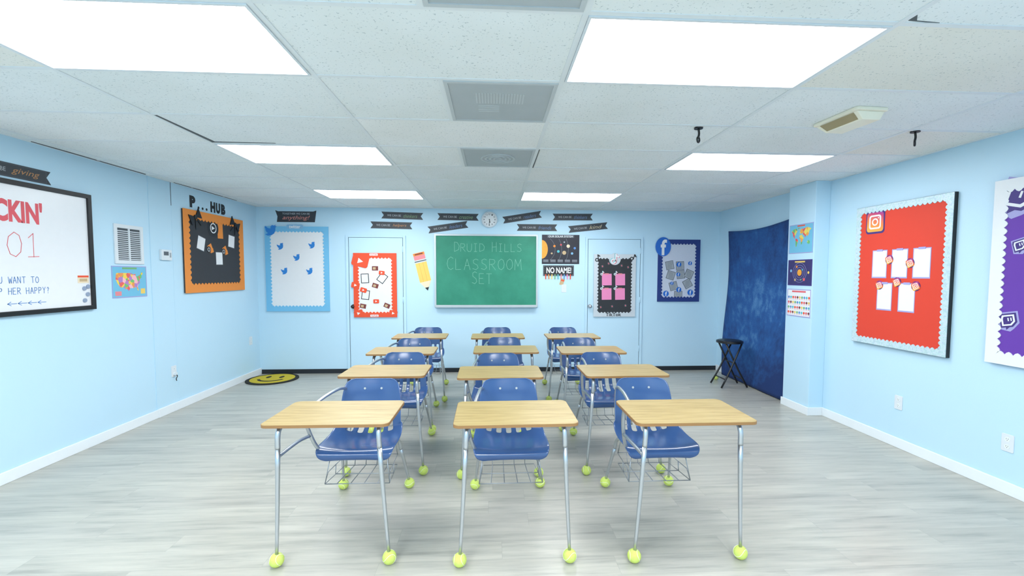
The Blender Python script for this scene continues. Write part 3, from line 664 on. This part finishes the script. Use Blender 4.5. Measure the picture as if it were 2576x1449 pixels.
# pillar posters
WORLD = [[(.05,.8),(.15,.9),(.3,.92),(.33,.8),(.27,.7),(.24,.6),(.2,.62),(.2,.52),(.25,.47),(.2,.48),(.13,.6),(.11,.72)],[(.25,.46),(.32,.46),(.38,.36),(.34,.25),(.3,.1),(.27,.1),(.26,.3)],
[(.45,.6),(.55,.62),(.6,.5),(.64,.48),(.58,.35),(.56,.2),(.52,.18),(.5,.4),(.43,.48)],[(.45,.7),(.47,.85),(.55,.9),(.6,.85),(.6,.7),(.52,.66)],[(.6,.72),(.61,.88),(.8,.93),(.97,.85),(.88,.75),(.86,.62),(.8,.52),(.74,.6),(.7,.48),(.66,.6),(.6,.6)],[(.8,.3),(.86,.36),(.92,.3),(.92,.2),(.86,.18),(.8,.22)],[(.36,.95),(.43,.95),(.4,.82)]]
e = thing("map_poster", "world map poster in bright colours on pale blue", "poster", frame('pillar', 4.935, 1.72))
part(e, "poster_sheet", [g_box(0,0,0,.38,.315,.003,MAPSEA), g_frame(0,0,.38,.315,.008,.003,.0035,LILAC)])
part(e, "title_strip", [g_box(.13,.29,.003,.25,.303,.0036,REDOR)])
for P in WORLD: part(e, "continent_picture", [g_prism([(.02+x*.34,.05+y*.24) for x, y in P], .003, .004, WORLDCELL)])
e = thing("space_poster", "indigo planet poster with central orange sun", "poster", frame('pillar', 4.935, 1.37))
part(e, "poster_sheet", [g_box(0,0,0,.38,.28,.003,INDIGO), g_frame(0,0,.38,.28,.01,.003,.0035,DPURP)])
part(e, "sun_picture", [g_disc(.19,.14,.035,.004,.005,SUNC)]); part(e, "title_strip", [g_box(.11,.25,.003,.27,.265,.004,YEL)])
for r in (.055,.08,.105): part(e, "orbit_line", [g_ring(.19,.14,r,r+.0025,.003,.0036,LILAC)])
for r, a, s, m in ((.055,.6,.01,TEAL),(.08,2.2,.013,ORANGE),(.105,4,.014,TAN),(.105,5.5,.016,REDINK),(.14,3,.016,LBLUE),(.14,0,.014,YEL),(.08,5.,.01,GREEN)):
    part(e, "planet_picture", [g_disc(.19+r*math.cos(a),.14+r*math.sin(a),s,.0036,.0045,m,14)])
e = thing("picture_chart", "white chart with rows of small coloured faces", "poster", frame('pillar', 4.935, 1.03))
part(e, "poster_sheet", [g_box(0,0,0,.38,.30,.003,WHITE), g_frame(0,0,.38,.30,.01,.003,.0036,LILAC)])
cols = [REDOR, BLUEINK, YEL, REDINK, TEAL, GREEN, MAROON]
part(e, "chart_pictures", [g_disc(.03+.036*i, .045+.055*j, .014, .003, .0038, cols[(i*3+j*5) % 7], 12) for i in range(10) for j in range(4)]+[g_box(.08,.265,.003,.30,.282,.0038,REDINK)]+[g_box(.02+.036*i,.022+.055*j,.003,.04+.036*i,.026+.055*j,.0036,REDINK) for i in range(10) for j in range(4)])

# backdrop cloth
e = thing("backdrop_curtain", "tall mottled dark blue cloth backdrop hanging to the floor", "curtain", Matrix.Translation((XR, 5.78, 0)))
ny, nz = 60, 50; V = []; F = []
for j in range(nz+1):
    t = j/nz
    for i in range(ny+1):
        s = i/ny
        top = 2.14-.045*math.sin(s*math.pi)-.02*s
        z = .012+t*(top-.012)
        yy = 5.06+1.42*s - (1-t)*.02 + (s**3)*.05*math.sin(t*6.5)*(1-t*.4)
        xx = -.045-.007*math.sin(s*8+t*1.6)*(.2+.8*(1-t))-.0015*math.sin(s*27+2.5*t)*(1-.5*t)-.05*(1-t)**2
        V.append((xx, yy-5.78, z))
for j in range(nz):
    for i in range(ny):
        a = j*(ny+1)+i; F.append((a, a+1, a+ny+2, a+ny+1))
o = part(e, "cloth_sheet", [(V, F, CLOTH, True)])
sm = o.modifiers.new("thick", 'SOLIDIFY'); sm.thickness = .003
part(e, "hanging_rod", [g_tube([(-.02,-.70,2.05),(-.02,.68,2.05)], .008, BLKP, k=1), g_box(-.025,-.60,2.04,0,-.58,2.06,BLKP), g_box(-.025,.58,2.04,0,.60,2.06,BLKP)])

# stool
e = thing("folding_stool", "black metal folding stool with round padded seat", "stool", Matrix.Translation((3.14, 5.80, 0)))
o = part(e, "seat", [g_disc(0, 0, .165, .585, .612, BLKP, 36), g_disc(0, 0, .15, .612, .618, BLKP, 36)], bevel=.008)
for sy in (-1, 1):
    part(e, "leg", [g_tube([(-.17, .145*sy, .012), (-.05, .13*sy, .24), (.10, .12*sy, .585)], .0115, BLKP, k=2)])
    part(e, "leg", [g_tube([(.19, .12*sy, .012), (.07, .105*sy, .24), (-.10, .10*sy, .585)], .0115, BLKP, k=2)])
part(e, "rung", [g_tube([(-.115,-.137,.12),(-.115,.137,.12)], .008, BLKP, k=1)]); part(e, "rung", [g_tube([(.135,-.112,.12),(.135,.112,.12)], .008, BLKP, k=1)])
part(e, "rung", [g_tube([(.0,-.125,.335),(.0,.125,.335)], .008, BLKP, k=1)])

# round smiley rug
e = thing("round_rug", "round yellow smiling face rug with black border", "rug", Matrix.Translation((-3.085, 6.455, 0)))
part(e, "rug_base", [g_disc(0, 0, .335, 0, .012, RUGB, 56)]); part(e, "rug_field", [g_disc(0, 0, .285, .012, .015, RUGY, 56)])
mouth = [(.19*math.cos(a), .19*math.sin(a)) for a in [math.radians(200+140*i/16) for i in range(17)]]+[(.155*math.cos(a), .15*math.sin(a)) for a in [math.radians(340-140*i/16) for i in range(17)]]
for sx_ in (-.09, .09): part(e, "eye_print", [g_disc(sx_, .08, .028, .015, .017, RUGB, 16, ry=.06)])
part(e, "mouth_print", [g_prism(mouth, .015, .017, RUGB)])

# loose ball near the stool
def ball_geo():
    R = .035; g_ = [g_sphere((0, 0, 0), R, BALL, 24, 14)]
    a, b = .75, .25; c = 2*math.sqrt(a*b); pts = []
    for i in range(49):
        t = 2*math.pi*i/48; pts.append((R*(a*math.cos(t)+b*math.cos(3*t)), R*(a*math.sin(t)-b*math.sin(3*t)), R*c*math.sin(2*t)))
    g_.append(g_tube(pts, .0013, SEAMW, n=5, k=1)); return g_
BALLME = build("tennis_ball", mv(ball_geo(), Matrix.Rotation(.6, 4, 'X') @ Matrix.Rotation(.4, 4, 'Y')))
o = bpy.data.objects.new("tennis_ball", BALLME); CO.objects.link(o); o.location = (3.15, 6.16, .035); o["label"] = "loose yellow-green tennis ball on floor behind the stool"; o["category"] = "ball"

# ---------------- student desk (one built, then copied) ----------------
def make_desk():
    e = thing("school_desk", "student desk with oak top, blue plastic seat and ball feet", "school desk", Matrix.Identity(4), "student desks in rows")
    top = rrect(-.307, 0, .307, .415, .035, 6)
    part(e, "desktop", [g_prism(top, .7445, .7585, EDGE), g_prism([(x*.994, .0012+y*.994) for x, y in top], .7585, .7597, OAK), g_prism([(x*.95, .01+y*.95) for x, y in top], .7425, .7445, UNDER)], "oak laminate desktop with brown edge")
    for s in (-1, 1):
        l = part(e, "leg", [g_tube([(s*.235,.34,.731),(s*.24,.14,.731),(s*.243,.085,.723),(s*.245,.062,.69),(s*.248,.064,.62)], .0125, CHROME, k=5), g_tube([(s*.248,.064,.62),(s*.263,.078,.34),(s*.281,.092,.05)], .0125, CHROME, k=3, r1=.0085)])
        b = bpy.data.objects.new("tennis_ball", BALLME); CO.objects.link(b); b.parent = l; b.location = (s*.282, .094, .035); b.rotation_euler = (0, 0, s*1.1); b["label"] = "yellow-green tennis ball foot"
    for s in (-1, 1):
        l = part(e, "leg", [g_tube([(s*.172,.50,.413),(s*.176,.66,.413),(s*.18,.745,.408),(s*.187,.79,.375),(s*.193,.81,.32)], .0115, CHROME, k=5), g_tube([(s*.193,.81,.32),(s*.208,.865,.19),(s*.224,.918,.05)], .0115, CHROME, k=3, r1=.0085)])
        b = bpy.data.objects.new("tennis_ball", BALLME); CO.objects.link(b); b.parent = l; b.location = (s*.225, .922, .035); b.rotation_euler = (.5, 0, s*.7+1); b["label"] = "yellow-green tennis ball foot"
    part(e, "support_frame", [
        g_tube([(-.252,.07,.575),(-.254,.20,.572),(-.253,.33,.565),(-.246,.435,.55)], .0095, CHROME),
        g_tube([(-.172,.70,.413),(-.178,.56,.415),(-.20,.50,.43),(-.228,.465,.49),(-.252,.425,.60),(-.258,.39,.70),(-.25,.33,.730),(-.235,.2,.732)], .0115, CHROME),
        g_tube([(-.21,.30,.730),(-.213,.41,.732),(-.207,.50,.742),(-.195,.62,.748),(-.182,.78,.740),(-.168,.88,.70),(-.16,.915,.62),(-.16,.908,.50),(-.165,.86,.42),(-.172,.75,.413)], .0105, CHROME),
        g_tube([(-.172,.53,.413),(.172,.53,.413)], .009, CHROME, k=1), g_tube([(-.178,.73,.413),(.178,.73,.413)], .009, CHROME, k=1),
        g_tube([(-.24,.2,.732),(.24,.2,.732)], .009, CHROME, k=1)], "bent chromed steel tube frame")
    wires = []
    def w(*P): wires.append(g_tube(P, .0028, WIRE, n=6, k=1))
    bz = .235
    w((-.19,.50,bz),(.19,.50,bz),(.17,.80,bz-.015),(-.17,.80,bz-.015),(-.19,.50,bz))
    w((-.185,.54,bz+.055),(-.17,.82,bz+.05),(.17,.82,bz+.05),(.185,.54,bz+.055))
    w((-.18,.65,bz-.006),(.18,.65,bz-.006))
    for i in range(4):
        x = -.12+.08*i; w((x,.50,bz),(x*.9,.80,bz-.015),(x*.9,.83,bz+.05))
    for s in (-1, 1):
        w((s*.19,.50,bz),(s*.185,.54,bz+.055)); w((s*.18,.65,bz-.006),(s*.18,.66,bz+.052))
        w((s*.19,.50,bz),(s*.165,.54,.405)); w((s*.17,.81,bz+.05),(s*.172,.74,.405))
    part(e, "book_basket", wires, "steel wire book basket under the seat")
    # one-piece plastic shell
    rows = [(.462,.395,.165,.006),(.452,.412,.200,.010),(.455,.431,.218,.014),(.480,.444,.227,.018),(.54,.441,.230,.024),(.64,.432,.228,.034),(.73,.433,.222,.048),(.80,.448,.213,.064),(.835,.478,.205,.072),
            (.852,.52,.200,.068),(.863,.58,.197,.060),(.872,.65,.192,.052),(.882,.71,.184,.044),(.890,.745,.172,.038),(.896,.768,.148,.030),(.898,.778,.118,.022)]
    P = smooth_path([Vector((r[0], r[1], r[2])) for r in rows], 3); Cc = smooth_path([Vector((r[3], 0, 0)) for r in rows], 3)
    nu = 26; V = []; F = []
    for i, p in enumerate(P):
        a = P[max(i-1, 0)]; b = P[min(i+1, len(P)-1)]; t = Vector((b.x-a.x, b.y-a.y)).normalized(); n = Vector((-t.y, t.x))
        for j in range(nu+1):
            u = -1+2*j/nu; k = Cc[i].x*abs(u)**2.4
            V.append((u*p.z, p.x+n.x*k, p.y+n.y*k))
    for i in range(len(P)-1):
        xc = (P[i].x+P[i+1].x)/2; zc = (P[i].y+P[i+1].y)/2
        for j in range(nu):
            if xc > .772 and zc < .555 and (j-4) % 4 < 2 and 4 <= j <= 21: continue
            a = i*(nu+1)+j; F.append((a, a+1, a+nu+2, a+nu+1))
    o = part(e, "seat_shell", [(V, F, PLASTIC, True)], "blue moulded plastic seat and backrest with slots")
    m = o.modifiers.new("thick", 'SOLIDIFY'); m.thickness = .006; m.offset = 0
    m = o.modifiers.new("sub", 'SUBSURF'); m.levels = 1; m.render_levels = 1
    for s in (-1, 1):
        part(e, "screw", mv([g_disc(0, 0, .0075, 0, .004, ALU, 12)], Matrix.Translation((s*.055, .876, .715)) @ Matrix.Rotation(math.pi/2, 4, 'X')))
    return e
desk = make_desk()
kids = [o for o in bpy.data.objects if o.parent == desk]
POS = [(-.812,2.18),(.115,2.14),(1.01,2.125),(-.795,3.21),(.055,3.13),(.975,3.15),(-.845,4.11),(.125,4.15),(.94,4.09),(-.84,5.13),(.06,5.10),(.935,5.08)]
def place(o, x, y, r): o.matrix_world = Matrix.Translation((x, y, 0)) @ Matrix.Rotation(r, 4, 'Z')
place(desk, *POS[0], -.01)
for i, (x, y) in enumerate(POS[1:]):
    d = desk.copy(); CO.objects.link(d); place(d, x, y, (.012, .0, -.008, .01, .006)[i % 5])
    for k in kids:
        c = k.copy(); c.parent = d; CO.objects.link(c)
        for s in [q_ for q_ in bpy.data.objects if q_.parent == k]:
            c2 = s.copy(); c2.parent = c; CO.objects.link(c2)

# ---------------- lamps ----------------
for lx in (-1.48, .96):
    L = bpy.data.lights.new("room_lamp", 'AREA'); L.shape = 'RECTANGLE'; L.size = 1.15; L.size_y = .55; L.energy = 125; L.color = (.97, .985, 1)
    o = bpy.data.objects.new("room_lamp", L); CO.objects.link(o); o.location = (lx, -.6, HC-.02)
w = bpy.data.worlds.new("world"); bpy.context.scene.world = w; w.use_nodes = True
w.node_tree.nodes["Background"].inputs[0].default_value = (.8, .9, 1, 1); w.node_tree.nodes["Background"].inputs[1].default_value = .3

# ---------------- camera ----------------
f, yw, pt, ro, cxp, cyp = 1137.4324, 0.0555, 0.056, 0.0028, 1302.7473, 753.6284
r = Vector((math.cos(yw), -math.sin(yw), 0)); fw = Vector((math.sin(yw)*math.cos(pt), math.cos(yw)*math.cos(pt), -math.sin(pt))); up = r.cross(fw)
r2 = r*math.cos(ro)+up*math.sin(ro); u2 = up*math.cos(ro)-r*math.sin(ro)
cam = bpy.data.cameras.new("camera"); cam.sensor_width = 36; cam.sensor_fit = 'HORIZONTAL'; cam.lens = f*36/2576
cam.shift_x = -(cxp-1288)/2576; cam.shift_y = (cyp-724.5)/2576; cam.clip_start = .05
co = bpy.data.objects.new("camera", cam); CO.objects.link(co)
co.matrix_world = Matrix(((r2.x,u2.x,-fw.x,0),(r2.y,u2.y,-fw.y,0),(r2.z,u2.z,-fw.z,1.4838),(0,0,0,1)))
bpy.context.scene.camera = co
bpy.context.scene.view_settings.view_transform = 'Standard'
